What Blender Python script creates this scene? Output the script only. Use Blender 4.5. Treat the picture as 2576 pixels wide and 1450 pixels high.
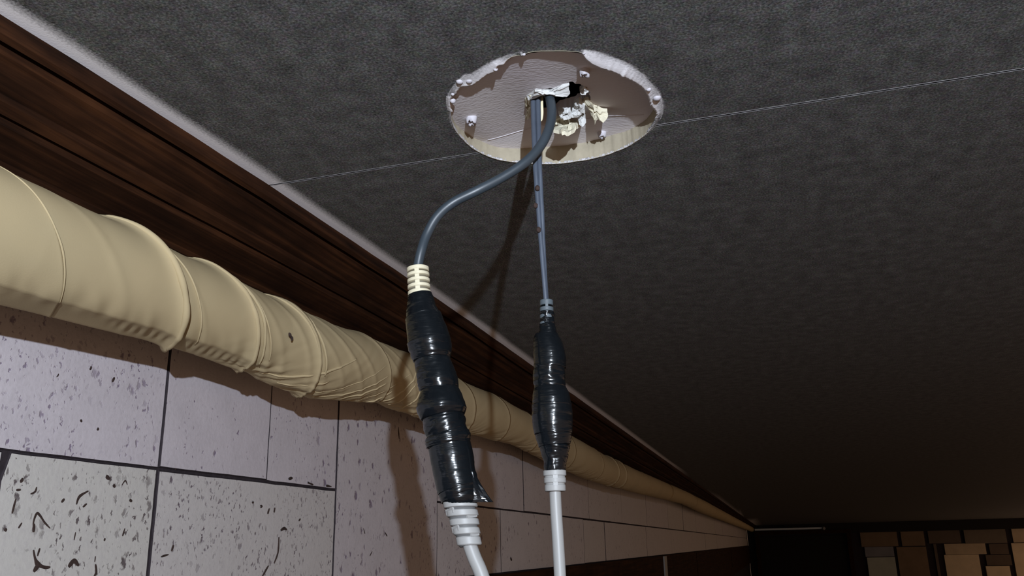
import bpy, math, random
from mathutils import Vector, Matrix, noise as mnoise

random.seed(7)
for o in list(bpy.data.objects):
    bpy.data.objects.remove(o)
SC = bpy.context.scene
COL = SC.collection

# ------------------------------------------------------------------ units
# Lengths below are in "u": u = height of the ceiling above the camera (0.30 m).
S = 0.30
EYE = 2.20
def W(p):
    return Vector((p[0] * S, p[1] * S, EYE + p[2] * S))

# ------------------------------------------------------------------ camera
FPX = 2145.0
CR = Vector((0.9575, 0.2877, -0.0215)).normalized()
CF = Vector((-0.2691, 0.9182, 0.2920))
CF = (CF - CR * CF.dot(CR)).normalized()
CU = CR.cross(CF).normalized()
cam_d = bpy.data.cameras.new('camera')
cam_d.sensor_width = 36.0
cam_d.lens = FPX / 2576.0 * 36.0
cam_d.clip_start = 0.01
cam_d.clip_end = 100
cam = bpy.data.objects.new('camera', cam_d)
COL.objects.link(cam)
m = Matrix((CR, CU, -CF)).transposed().to_4x4()
m.translation = W((0, 0, 0))
cam.matrix_world = m
SC.camera = cam

# ------------------------------------------------------------------ light
LIGHT = (0.716, -1.376, 0.375)          # hand torch held behind the camera
world = bpy.data.worlds.new('room_glow')
SC.world = world
world.use_nodes = True
bg = world.node_tree.nodes['Background']
bg.inputs[0].default_value = (1.0, 0.63, 0.40, 1)
bg.inputs[1].default_value = 0.35
ld = bpy.data.lights.new('torch', 'POINT')
ld.energy = 69.0
ld.color = (0.79, 0.88, 1.0)
ld.shadow_soft_size = 0.006
lo = bpy.data.objects.new('torch', ld)
lo.location = W(LIGHT)
COL.objects.link(lo)

SC.view_settings.view_transform = 'Standard'
SC.view_settings.look = 'None'
SC.view_settings.gamma = 1.0
SC.view_settings.exposure = 0.0
SC.view_settings.use_curve_mapping = False

# ------------------------------------------------------------------ photo rays -> real planes
def ray(x, y):
    return CR * (x - 1288.0) + CU * (725.0 - y) + CF * FPX
def on_z(x, y, z=1.0):
    r = ray(x, y); return r * (z / r.z)
def on_x(x, y, X):
    r = ray(x, y); return r * (X / r.x)
def on_y(x, y, Y):
    r = ray(x, y); return r * (Y / r.y)

# ------------------------------------------------------------------ object helpers
ORG = {}
def link(o, parent, org):
    COL.objects.link(o)
    ORG[o] = org
    if parent:
        o.parent = parent
        o.location = org - ORG[parent]
    else:
        o.location = org
def mesh(name, verts, faces, mat, parent=None, smooth=False, base=None, attr=None, raw=False):
    """verts in u unless raw; the object's origin is its own centre (or base)."""
    vs = [Vector(v) if raw else W(v) for v in verts]
    if base is None:
        lo_ = [min(v[i] for v in vs) for i in range(3)]
        hi_ = [max(v[i] for v in vs) for i in range(3)]
        org = Vector([(a + b) / 2 for a, b in zip(lo_, hi_)])
    else:
        org = W(base)
    me = bpy.data.meshes.new(name)
    me.from_pydata([v - org for v in vs], [], faces)
    if smooth:
        me.polygons.foreach_set('use_smooth', [True] * len(me.polygons))
    if attr:
        for an, vals in attr.items():
            a = me.attributes.new(an, 'FLOAT', 'POINT')
            a.data.foreach_set('value', vals)
    if mat:
        me.materials.append(mat)
    me.update()
    o = bpy.data.objects.new(name, me)
    link(o, parent, org)
    return o
def empty(name, at):
    o = bpy.data.objects.new(name, None)
    o.empty_display_size = 0.02
    link(o, None, W(at))
    return o
def tag(o, label=None, cat=None, group=None, kind=None):
    for k, v in (('label', label), ('category', cat), ('group', group), ('kind', kind)):
        if v: o[k] = v
    return o

class MB:
    def __init__(s): s.v = []; s.f = []
    def add(s, v, f):
        n = len(s.v); s.v += [Vector(p) for p in v]; s.f += [[i + n for i in q] for q in f]
    def box(s, c, ax, ay, az):
        c = Vector(c); v = []
        for k in (-1, 1):
            for j in (-1, 1):
                for i in (-1, 1):
                    v.append(c + Vector(ax) * i + Vector(ay) * j + Vector(az) * k)
        s.add(v, [(0, 2, 3, 1), (4, 5, 7, 6), (0, 1, 5, 4), (2, 6, 7, 3), (0, 4, 6, 2), (1, 3, 7, 5)])
    def sweep(s, path, rad, n=20, fn=None, caps=True, twist=None, ell=None, tilt=0.0):
        """tube along path; rad per point; fn(i,ang)->radius factor; tilt shears rings along the axis"""
        path = [Vector(p) for p in path]; N = len(path); vs = []; fs = []
        for i in range(N):
            t = (path[min(i + 1, N - 1)] - path[max(i - 1, 0)]).normalized()
            a = (CF - t * CF.dot(t)).normalized()      # depth-wise axis
            b = t.cross(a)
            for k in range(n):
                an = 2 * math.pi * k / n
                r = rad[i] * (fn(i, an) if fn else 1)
                ex, ey = (ell or (1, 1))
                p = path[i] + a * (math.cos(an) * r * ex) + b * (math.sin(an) * r * ey)
                if tilt: p = p + t * (math.sin(an) * tilt * rad[i])
                vs.append(p)
        for i in range(N - 1):
            for k in range(n):
                fs.append((i * n + k, i * n + (k + 1) % n, (i + 1) * n + (k + 1) % n, (i + 1) * n + k))
        if caps:
            fs.append(tuple(range(n))[::-1]); fs.append(tuple(range((N - 1) * n, N * n)))
        s.add(vs, fs)
    def build(s, name, mat, parent=None, **kw):
        return mesh(name, s.v, s.f, mat, parent, **kw)

def spline(pts, n):
    """Catmull-Rom through pts, n samples"""
    P = [Vector(p) for p in pts]; out = []
    m_ = len(P) - 1
    for k in range(n):
        t = k / (n - 1) * m_; i = min(int(t), m_ - 1); u = t - i
        p0 = P[max(i - 1, 0)]; p1 = P[i]; p2 = P[i + 1]; p3 = P[min(i + 2, m_)]
        out.append(0.5 * ((2 * p1) + (p2 - p0) * u + (2 * p0 - 5 * p1 + 4 * p2 - p3) * u * u + (3 * p1 - p0 - 3 * p2 + p3) * u ** 3))
    return out
def lerp_tab(tab, x):
    if x <= tab[0][0]: return tab[0][1:]
    for a, b in zip(tab, tab[1:]):
        if x <= b[0]:
            u = (x - a[0]) / (b[0] - a[0])
            return tuple(p + (q - p) * u for p, q in zip(a[1:], b[1:]))
    return tab[-1][1:]
def smooth01(x):
    x = max(0.0, min(1.0, x)); return x * x * (3 - 2 * x)

# ------------------------------------------------------------------ materials
class NT:
    def __init__(s, name):
        s.m = bpy.data.materials.new(name); s.m.use_nodes = True
        s.t = s.m.node_tree; s.n = s.t.nodes; s.b = s.n['Principled BSDF']
    def new(s, typ, **kw):
        n = s.n.new(typ)
        for k, v in kw.items(): setattr(n, k, v)
        return n
    def l(s, a, b): s.t.links.new(a, b)
    def put(s, sock, v):
        if hasattr(v, 'is_output'): s.l(v, sock)
        else: sock.default_value = v
    def math(s, op, a, b=0.0, c=None, clamp=False):
        n = s.new('ShaderNodeMath', operation=op); n.use_clamp = clamp
        s.put(n.inputs[0], a); s.put(n.inputs[1], b)
        if c is not None: s.put(n.inputs[2], c)
        return n.outputs[0]
    def pos(s, scale=(1, 1, 1), off=None):
        g = s.new('ShaderNodeNewGeometry')
        mp = s.new('ShaderNodeVectorMath', operation='MULTIPLY')
        s.l(g.outputs['Position'], mp.inputs[0]); mp.inputs[1].default_value = scale
        return mp.outputs[0]
    def noise(s, vec, scale, detail=2.0, rough=0.5, dist=0.0):
        n = s.new('ShaderNodeTexNoise'); s.l(vec, n.inputs['Vector'])
        n.inputs['Scale'].default_value = scale; n.inputs['Detail'].default_value = detail
        n.inputs['Roughness'].default_value = rough; n.inputs['Distortion'].default_value = dist
        return n
    def ramp(s, fac, stops):
        r = s.new('ShaderNodeValToRGB'); s.l(fac, r.inputs[0])
        e = r.color_ramp.elements
        while len(e) < len(stops): e.new(0.5)
        for el, (p, c) in zip(e, stops):
            el.position = p; el.color = (c[0], c[1], c[2], 1) if hasattr(c, '__len__') else (c, c, c, 1)
        return r.outputs[0]
    def mix(s, fac, a, b, typ='MIX'):
        n = s.new('ShaderNodeMix', data_type='RGBA', blend_type=typ)
        s.put(n.inputs[0], fac)
        s.put(n.inputs[6], a if hasattr(a, 'is_output') else (*a, 1)); s.put(n.inputs[7], b if hasattr(b, 'is_output') else (*b, 1))
        return n.outputs[2]
    def bump(s, h, strength=0.3, dist=0.002, nrm=None):
        n = s.new('ShaderNodeBump'); s.l(h, n.inputs['Height'])
        n.inputs['Strength'].default_value = strength; n.inputs['Distance'].default_value = dist
        if nrm is not None: s.l(nrm, n.inputs['Normal'])
        s.l(n.outputs[0], s.b.inputs['Normal']); return n.outputs[0]
    def base(s, col, rough=0.6, spec=0.5):
        s.put(s.b.inputs['Base Color'], col if hasattr(col, 'is_output') else (*col, 1))
        s.put(s.b.inputs['Roughness'], rough)
        s.b.inputs['Specular IOR Level'].default_value = spec
        return s.m

def attr_out(t, name):
    n = t.new('ShaderNodeAttribute', attribute_name=name); return n.outputs['Fac']

# dark spray paint on the ceiling, with unpainted places where the attribute "bare" is 1
def mat_paint():
    t = NT('sprayed_paint')
    p = t.pos()
    grain = t.noise(p, 620, 3, 0.65)
    mott = t.noise(p, 60, 3, 0.6)
    tint = t.noise(p, 300, 2, 0.6)
    brush = t.noise(t.pos((30, 5, 30)), 3.0, 3, 0.6)
    v = t.math('ADD', t.math('MULTIPLY', grain.outputs[0], 0.75), t.math('MULTIPLY', mott.outputs[0], 0.25))
    v = t.math('ADD', v, t.math('MULTIPLY', t.math('SUBTRACT', brush.outputs[0], 0.5), 0.08))
    dark = t.ramp(v, [(0.33, (0.034, 0.034, 0.034)), (0.5, (0.128, 0.126, 0.122)), (0.67, (0.300, 0.300, 0.294))])
    dark = t.mix(0.45, dark, tint.outputs['Color'], 'MULTIPLY')
    bare = attr_out(t, 'bare')
    edge = t.math('ADD', bare, t.math('MULTIPLY', t.math('SUBTRACT', grain.outputs[0], 0.5), 0.9))
    edge = t.math('MULTIPLY', edge, bare)
    fac = t.ramp(edge, [(0.10, 0.0), (0.60, 1.0)])
    col = t.mix(fac, dark, (0.92, 0.90, 0.93))
    t.bump(grain.outputs[0], 0.2, 0.0006)
    return t.base(col, 0.75, 0.25)
def mat_board():
    t = NT('white_board')
    p = t.pos((1, 2.2, 1))
    n = t.noise(p, 260, 2, 0.5)
    st = t.noise(t.pos(), 14, 2, 0.5)
    col = t.mix(t.ramp(st.outputs[0], [(0.35, 0.0), (0.7, 0.6)]), (0.76, 0.72, 0.76), (0.72, 0.68, 0.64))
    t.bump(n.outputs[0], 0.28, 0.0010)
    return t.base(col, 0.7, 0.3)
def mat_simple(name, c, rough=0.6, spec=0.4, var=0.12, scale=60, bump=0.0):
    t = NT(name)
    n = t.noise(t.pos(), scale, 3, 0.6)
    c2 = tuple(x * (1 - var) for x in c)
    col = t.mix(n.outputs[0], c2, tuple(min(1, x * (1 + var)) for x in c))
    if bump: t.bump(n.outputs[0], bump, 0.001)
    return t.base(col, rough, spec)
def mat_wood():
    t = NT('dark_wood')
    a = t.noise(t.pos((18, 0.5, 18)), 9, 4, 0.6)
    b = t.noise(t.pos((1, 0.6, 1)), 30, 3, 0.6)
    f = t.math('ADD', t.math('MULTIPLY', a.outputs[0], 0.7), t.math('MULTIPLY', b.outputs[0], 0.3))
    col = t.ramp(f, [(0.32, (0.007, 0.0028, 0.0013)), (0.5, (0.024, 0.0090, 0.0038)), (0.68, (0.056, 0.021, 0.0080))])
    t.bump(a.outputs[0], 0.25, 0.001)
    return t.base(col, 0.8, 0.08)
def mat_cloth():
    t = NT('cream_cloth')
    p = t.pos()
    n = t.noise(p, 25, 3, 0.6)
    w = t.noise(p, 900, 2, 0.5)
    st = t.noise(t.pos((1, 0.5, 1)), 9, 3, 0.6)
    col = t.mix(n.outputs[0], (0.42, 0.335, 0.195), (0.46, 0.37, 0.22))
    col = t.mix(t.ramp(st.outputs[0], [(0.52, 0.0), (0.72, 0.35)]), col, (0.35, 0.30, 0.185))
    t.bump(w.outputs[0], 0.12, 0.0005)
    return t.base(col, 0.85, 0.15)
# travertine-like stone; the object colour sets how pitted (red) and how warm (green) a tile is
def mat_stone(name='pitted_stone', tone=(0.53, 0.49, 0.52), far=False):
    t = NT(name)
    oi = t.new('ShaderNodeObjectInfo')
    sep = t.new('ShaderNodeSeparateColor'); t.l(oi.outputs['Color'], sep.inputs[0])
    pit = sep.outputs[0]; warm = sep.outputs[1]; size = sep.outputs[2]
    g = t.new('ShaderNodeNewGeometry')
    off = t.new('ShaderNodeVectorMath', operation='SCALE')
    cmb = t.new('ShaderNodeCombineXYZ'); t.l(oi.outputs['Random'], cmb.inputs[0]); t.l(oi.outputs['Random'], cmb.inputs[1]); t.l(oi.outputs['Random'], cmb.inputs[2])
    t.l(cmb.outputs[0], off.inputs[0]); off.inputs['Scale'].default_value = 7.3
    ad = t.new('ShaderNodeVectorMath', operation='ADD'); t.l(g.outputs['Position'], ad.inputs[0]); t.l(off.outputs[0], ad.inputs[1])
    P = ad.outputs[0]
    # wobble the lookup so that pits are ragged
    wn = t.noise(P, 130, 3, 0.6)
    wv = t.new('ShaderNodeVectorMath', operation='MULTIPLY_ADD')
    t.l(wn.outputs['Color'], wv.inputs[0]); wv.inputs[1].default_value = (0.012, 0.012, 0.012); t.l(P, wv.inputs[2])
    def layer(scale, stretch, lo_, hi_, gate_lo):
        mp = t.new('ShaderNodeMapping'); mp.inputs['Scale'].default_value = stretch
        mp.inputs['Rotation'].default_value = (-0.22, 0, 0)
        t.l(wv.outputs[0], mp.inputs[0])
        v = t.new('ShaderNodeTexVoronoi'); v.inputs['Scale'].default_value = scale
        t.l(mp.outputs[0], v.inputs['Vector'])
        sc = t.new('ShaderNodeSeparateColor'); t.l(v.outputs['Color'], sc.inputs[0])
        r = t.math('MULTIPLY', sc.outputs[1], hi_ - lo_); r = t.math('ADD', r, lo_)
        inside = t.math('DIVIDE', t.math('SUBTRACT', r, v.outputs['Distance']), 0.14, clamp=True)
        dens = t.math('MULTIPLY', pit, gate_lo)
        gate = t.math('LESS_THAN', sc.outputs[0], dens)
        depth = t.math('ADD', t.math('MULTIPLY', sc.outputs[2], 0.75), 0.25)
        return t.math('MULTIPLY', t.math('MULTIPLY', inside, gate), depth)
    cl = t.noise(P, 16, 2, 0.5)
    cluster = t.ramp(cl.outputs[0], [(0.40, 0.0), (0.58, 1.0)])
    big = layer(70, (1, 1, 0.60), 0.12, 0.32, 0.60)
    mid = layer(125, (1, 1, 0.55), 0.14, 0.36, 0.70)
    small = layer(230, (1, 1, 0.55), 0.16, 0.40, 0.95)
    small = t.math('MULTIPLY', small, cluster)
    pits = t.math('MAXIMUM', t.math('MAXIMUM', big, small), t.math('MULTIPLY', mid, t.math('ADD', t.math('MULTIPLY', cluster, 0.7), 0.3)))
    blot = t.noise(P, 22, 4, 0.65)
    fine = t.noise(P, 240, 3, 0.6)
    base = t.mix(t.ramp(blot.outputs[0], [(0.35, 0.0), (0.7, 1.0)]), tone, tuple(c * 0.90 for c in tone))
    base = t.mix(warm, base, (0.50, 0.485, 0.445))
    base = t.mix(t.math('MULTIPLY', t.ramp(fine.outputs[0], [(0.45, 0.0), (0.75, 1.0)]), 0.28), base, (0.36, 0.33, 0.35))
    drk = t.mix(warm, (0.20, 0.16, 0.22), (0.055, 0.040, 0.035))
    col = t.mix(t.math('MINIMUM', t.math('MULTIPLY', pits, 1.25), 0.92), base, drk)
    rel = t.math('SUBTRACT', t.math('MULTIPLY', fine.outputs[0], 0.35), pits)
    rel = t.math('ADD', rel, t.math('MULTIPLY', blot.outputs[0], 0.6))
    t.bump(rel, 0.35, 0.002)
    return t.base(col, 0.55, 0.35)
def mat_tape():
    t = NT('black_tape')
    n = t.noise(t.pos(), 420, 2, 0.5)
    big = t.noise(t.pos((1, 1, 0.4)), 110, 2, 0.5, 0.6)
    col = t.mix(n.outputs[0], (0.0025, 0.0035, 0.0048), (0.005, 0.0065, 0.008))
    wr = t.noise(t.pos((0.12, 0.12, 1)), 520, 3, 0.6)
    t.bump(big.outputs[0], 0.11, 0.0022)
    n1 = t.b.inputs['Normal'].links[0].from_socket
    t.bump(wr.outputs[0], 0.32, 0.0009, n1)
    return t.base(col, 0.20, 0.36)

M = {}
M['paint'] = mat_paint()
M['board'] = mat_board()
M['edge'] = mat_simple('cut_board_edge', (0.36, 0.32, 0.24), 0.8, 0.2, 0.2, 120, 0.3)
M['rim'] = mat_paint()
M['rim'].name = 'rim_paint'
M['torn'] = mat_simple('torn_board_core', (0.62, 0.58, 0.45), 0.8, 0.2, 0.10, 200, 0.5)
M['torn_white'] = mat_simple('torn_white_paper', (0.56, 0.56, 0.55), 0.8, 0.2, 0.06, 200, 0.4)
M['void'] = mat_simple('dark_void', (0.010, 0.007, 0.005), 0.9, 0.1)
M['seam'] = mat_simple('pale_seam', (0.27, 0.26, 0.27), 0.8, 0.2, 0.5, 50)  # missing paint, plus the lit look of the ridge put into the colour
M['seam_white'] = mat_simple('white_seam', (0.55, 0.52, 0.54), 0.6, 0.3, 0.05)
M['wood'] = mat_wood()
M['cloth'] = mat_cloth()
M['stone'] = mat_stone()
M['mortar'] = mat_simple('dark_joint', (0.032, 0.026, 0.030), 0.9, 0.1, 0.5, 150, 0.4)
M['gouge'] = mat_simple('gouge_dirt', (0.045, 0.030, 0.026), 0.9, 0.1, 0.5, 300, 0.5)
M['tape'] = mat_tape()
M['cord_dark'] = mat_simple('slate_cord', (0.030, 0.040, 0.050), 0.42, 0.5, 0.15, 100)
M['cord_grey'] = mat_simple('blue_grey_cord', (0.062, 0.075, 0.10), 0.40, 0.5, 0.2, 90)
M['cord_white'] = mat_simple('white_cord', (0.265, 0.262, 0.255), 0.45, 0.4, 0.03, 60)
M['boot_cream'] = mat_simple('cream_plastic', (0.56, 0.51, 0.37), 0.45, 0.4, 0.03, 60)
M['boot_grey'] = mat_simple('grey_plastic', (0.075, 0.092, 0.105), 0.5, 0.4, 0.1, 80)
M['boot_dark'] = mat_simple('slot_shade_grey', (0.11, 0.11, 0.11), 0.6, 0.3, 0.1, 80)  # shade in the white boot's slots, put into the core colour
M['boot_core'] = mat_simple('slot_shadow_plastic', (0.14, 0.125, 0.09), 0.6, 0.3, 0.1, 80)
M['white'] = mat_simple('white_plastic', (0.285, 0.282, 0.275), 0.5, 0.4, 0.03, 60)
M['burr'] = mat_simple('white_burr', (0.50, 0.48, 0.52), 0.6, 0.3, 0.05, 200)
M['door'] = mat_simple('near_black_door', (0.012, 0.010, 0.009), 0.7, 0.2)
M['metal_glint'] = mat_simple('metal_and_glint', (0.55, 0.58, 0.55), 0.35, 0.6)  # nail heads, and the painted glint along the door head
M['wire'] = mat_simple('cream_wire', (0.86, 0.76, 0.50), 0.5, 0.3, 0.05)
M['floor'] = mat_simple('floor_boards', (0.10, 0.06, 0.035), 0.6, 0.3, 0.3, 4)

# ------------------------------------------------------------------ room shell
XW = -1.83           # face of the left wall
YF = 56.0            # far wall
XR = 14.5
Y0 = -3.0
EDGE = [(-3, -1.37), (0.6, -1.340), (1.073, -1.324), (1.262, -1.311), (1.641, -1.293), (1.969, -1.280), (2.824, -1.261),
        (3.625, -1.254), (4.703, -1.252), (6.5, -1.249), (12.0, -1.249), (56, -1.262)]
def edge_x(y): return lerp_tab(EDGE, y)[0]

# --- ceiling: recessed white board (with the torn hole) + two dark painted panels round the patch
SEAM_Y = 1.943
PC = Vector((-0.412, 1.795, 1.0))
def board_z(y, x=None):
    yn = 1.525
    k = 1.0
    if x is not None:
        yn = 1.525 + max(0.0, -0.46 - x) ** 2 * 4.0 + max(0.0, x + 0.33) ** 2 * 2.0
        k = 1 - 0.35 * smooth01((-0.48 - x) / 0.16) - 0.30 * smooth01((x + 0.34) / 0.14)
    u = max(0.0, min(1.0, (y - yn) / (SEAM_Y - yn))) * k
    return 1.0025 + u * 0.048
RIM_PX = [(1130, 245), (1134, 280), (1145, 326), (1165, 350), (1205, 382), (1250, 400), (1300, 408), (1350, 411), (1400, 411), (1450, 405), (1500, 396),
          (1550, 380), (1600, 355), (1632, 330), (1650, 302), (1656, 282), (1640, 262), (1634, 240), (1618, 216), (1600, 203), (1570, 186), (1545, 174), (1512, 164), (1490, 154), (1475, 142), (1466, 131),
          (1430, 127), (1395, 127), (1350, 128), (1330, 131), (1311, 138), (1294, 138), (1276, 149), (1266, 158), (1249, 161), (1243, 176), (1224, 184), (1203, 200), (1189, 210), (1156, 215), (1141, 238)]
OUT_PX = [(1125, 245), (1130, 232), (1150, 205), (1168, 186), (1182, 188), (1200, 176), (1235, 155), (1250, 148), (1266, 142), (1285, 136), (1300, 133), (1314, 129), (1330, 129), (1395, 125), (1440, 125), (1456, 126), (1468, 124), (1500, 128), (1530, 139),
          (1560, 150), (1590, 166), (1612, 182), (1632, 202), (1650, 222), (1664, 245), (1668, 270), (1662, 300), (1652, 306), (1632, 332)]
RIM = []
CTR = Vector((PC.x, SEAM_Y))
for p in RIM_PX:
    q = on_z(p[0], p[1], 1.0); RIM.append((math.atan2(q.y - CTR.y, q.x - CTR.x) % (2 * math.pi), (Vector((q.x, q.y)) - CTR).length))
RIM.sort()
RIMT = [(RIM[-1][0] - 2 * math.pi, RIM[-1][1])] + RIM + [(RIM[0][0] + 2 * math.pi, RIM[0][1])]
def rim_r(a): return lerp_tab(RIMT, a % (2 * math.pi))[0]
OUTT = []
for p in OUT_PX:
    q = on_z(p[0], p[1], 1.0); OUTT.append(((math.atan2(q.y - CTR.y, q.x - CTR.x) - math.pi / 2) % (2 * math.pi), (Vector((q.x, q.y)) - CTR).length))
OUTT.sort()
def out_r(a):
    a = (a - math.pi / 2) % (2 * math.pi)
    if a < OUTT[0][0] or a > OUTT[-1][0]: return rim_r(a + math.pi / 2) + 0.002
    return max(lerp_tab(OUTT, a)[0], rim_r(a + math.pi / 2) + 0.002)

SXL, SXR = -1.9, XR
def border(a):
    dx, dy = math.cos(a), math.sin(a); ts = []
    if dx > 1e-9: ts.append((SXR - CTR.x) / dx)
    if dx < -1e-9: ts.append((SXL - CTR.x) / dx)
    if dy > 1e-9: ts.append((YF + 0.5 - CTR.y) / dy)
    if dy < -1e-9: ts.append((Y0 - CTR.y) / dy)
    return min(ts)
def bare_at(x, y):
    d = x - edge_x(y)
    v = 0.86 * smooth01(1.12 - d / (0.088 + 0.014 * mnoise.noise(Vector((y * 3, 0, 0)))))
    a = math.atan2(y - PC.y, x - PC.x); r = math.hypot(x - PC.x, y - PC.y)
    halo = math.exp(-max(0, r - 0.27) / 0.018) * (0.45 if -1.1 < a < 0.35 else 0.20)
    arc = math.exp(-((r - 0.335) / 0.02) ** 2) * 0.30 * (1 if -1.9 < a < -0.5 else 0)
    ac = math.atan2(y - CTR.y, x - CTR.x); rc_ = math.hypot(x - CTR.x, y - CTR.y)
    band_ = smooth01((out_r(ac) - rc_) / 0.016 + 0.5)
    return min(1.0, max(v, halo * .6, arc * .8, band_))

ceiling = mesh('ceiling', [(SXL, Y0, 1.25), (SXR, Y0, 1.25), (SXR, YF + .5, 1.25), (SXL, YF + .5, 1.25),
                           (SXL, Y0, 1.55), (SXR, Y0, 1.55), (SXR, YF + .5, 1.55), (SXL, YF + .5, 1.55)],
               [(0, 1, 2, 3), (7, 6, 5, 4), (0, 4, 5, 1), (1, 5, 6, 2), (2, 6, 7, 3), (3, 7, 4, 0)], M['void'])
tag(ceiling, 'dark grey sprayed ceiling with a round unpainted patch and torn hole', kind='structure')

def panel(a0, a1):
    """painted panel: sector of the plane outside the rim, on one side of the seam, finely cut so the overspray can follow the trim"""
    vs = []; fs = []; at = []
    angs = [a0 + (a1 - a0) * k / 150 for k in range(151)]
    cor = [math.atan2(y - CTR.y, x - CTR.x) % (2 * math.pi) for x in (SXL, SXR) for y in (Y0, YF + .5)]
    angs = sorted(set(angs + [c for c in cor if a0 < c < a1]))
    g = 0.0025 * (1 if a0 == 0 else -1)
    rows = []
    for a in angs:
        r0 = rim_r(a); R = border(a)
        # radial stations: dense at the rim and round the trim edge
        st = [0, 0.008, 0.016, 0.024, 0.032, 0.04, 0.048, 0.056, 0.064, 0.074, 0.086, 0.10, 0.115, 0.135, 0.16]
        rs = [r0 + q for q in st]
        if math.cos(a) < -0.05:
            # distance along the ray at which the trim edge is met
            t = 0.3
            for _ in range(60):
                x = CTR.x + math.cos(a) * t; y = CTR.y + math.sin(a) * t
                t += max(0.002, 0.6 * (x - edge_x(y)))
                if x - edge_x(y) < 0.001: break
            te = min(t, R * 0.999)
            c = -math.cos(a)
            qs = [0.16, 0.11, 0.085, 0.07, 0.058, 0.046, 0.034, 0.022, 0.010, 0.0]
            rs2 = [te - q / c for q in qs]
            lo_ = rs[-1]
            rs2 = [max(lo_ + 0.002 * (i + 1), q) for i, q in enumerate(rs2)]
            rs += rs2 + [max(R, rs2[-1] + .01)]
        else:
            rs += [min(R, rs[-1] + (R - rs[-1]) * f) for f in (0.004, 0.01, 0.02, 0.05, 0.1, 0.2, 0.4, 0.6, 0.8, 0.9, 1.0)]
        rows.append(rs)
    n = len(rows[0])
    assert all(len(r) == n for r in rows)
    for a, rs in zip(angs, rows):
        for r in rs:
            x = CTR.x + math.cos(a) * r; y = CTR.y + math.sin(a) * r + g
            vs.append((x, y, 1.0)); at.append(bare_at(x, y))
    for i in range(len(angs) - 1):
        for k in range(n - 1):
            fs.append((i * n + k, (i + 1) * n + k, (i + 1) * n + k + 1, i * n + k + 1))
    # back face rim (thickness)
    b = len(vs)
    for a, rs in zip(angs, rows):
        x = CTR.x + math.cos(a) * rs[0]; y = CTR.y + math.sin(a) * rs[0] + g
        vs.append((x, y, 1.0 + 0.004)); at.append(0.3)
    for i in range(len(angs) - 1):
        fs.append((i * n, b + i, b + i + 1, (i + 1) * n))
    o = mesh('ceiling_panel', vs, fs, M['paint'], ceiling, attr={'bare': at})
    return o
panel(0.0, math.pi)
panel(math.pi, 2 * math.pi)

# hole edge: cut thickness of the panel, cream, on the far side of the patch
vs = []; fs = []; N = 200
for i in range(N):
    a = 2 * math.pi * i / N; r = rim_r(a) + 0.002 * mnoise.noise(Vector((math.cos(a) * 20, math.sin(a) * 20, 0)))
    x = CTR.x + math.cos(a) * r; y = CTR.y + math.sin(a) * r
    w = 0.0012
    vs += [(x, y, 0.9985), (x - math.cos(a) * .001, y - math.sin(a) * .001, 1.0015), (x - math.cos(a) * .002, y - math.sin(a) * .002, board_z(y, x) + .001), (x + math.cos(a) * .01, y + math.sin(a) * .01, board_z(y, x) + .012)]
for i in range(N):
    j = (i + 1) % N
    for k in range(3): fs.append((i * 4 + k, j * 4 + k, j * 4 + k + 1, i * 4 + k + 1))
mesh('hole_edge', vs, fs, M['edge'], ceiling, smooth=True)

# recessed board with the torn hole
HOLE_PX = [(1342, 242), (1352, 226), (1400, 222), (1432, 206), (1462, 212), (1482, 236), (1476, 262), (1448, 285), (1410, 296), (1388, 312), (1356, 316), (1344, 300), (1341, 270)]
def at_board(x, y):
    z = 1.03
    for _ in range(6):
        p = on_z(x, y, z); z = board_z(p.y, p.x)
    return on_z(x, y, z)
hp = [at_board(*p) for p in HOLE_PX]
HC = Vector((sum(p.x for p in hp) / len(hp), sum(p.y for p in hp) / len(hp)))
HT = sorted((math.atan2(p.y - HC.y, p.x - HC.x) % (2 * math.pi), (Vector((p.x, p.y)) - HC).length) for p in hp)
HT = [(HT[-1][0] - 2 * math.pi, HT[-1][1])] + HT + [(HT[0][0] + 2 * math.pi, HT[0][1])]
vs = []; fs = []; N = 220; K = 26
for i in range(N):
    a = 2 * math.pi * i / N
    r0 = lerp_tab(HT, a)[0] * (1 + 0.07 * mnoise.noise(Vector((math.cos(a) * 9, math.sin(a) * 9, 3))))
    # outer reach: a circle round the patch centre
    R = 0.34
    dx, dy = HC.x - PC.x, HC.y - PC.y
    b_ = dx * math.cos(a) + dy * math.sin(a)
    t = -b_ + math.sqrt(b_ * b_ - (dx * dx + dy * dy - R * R))
    x = HC.x + math.cos(a) * r0; y = HC.y + math.sin(a) * r0
    vs.append((x, y, board_z(y, x) + 0.05))
    for k in range(K + 1):
        r = r0 + (t - r0) * k / K
        x = HC.x + math.cos(a) * r; y = HC.y + math.sin(a) * r
        vs.append((x, y, board_z(y, x)))
n = K + 2
for i in range(N):
    j = (i + 1) % N
    for k in range(n - 1): fs.append((i * n + k, j * n + k, j * n + k + 1, i * n + k + 1))
mesh('recessed_board', vs, fs, M['board'], ceiling)

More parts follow.
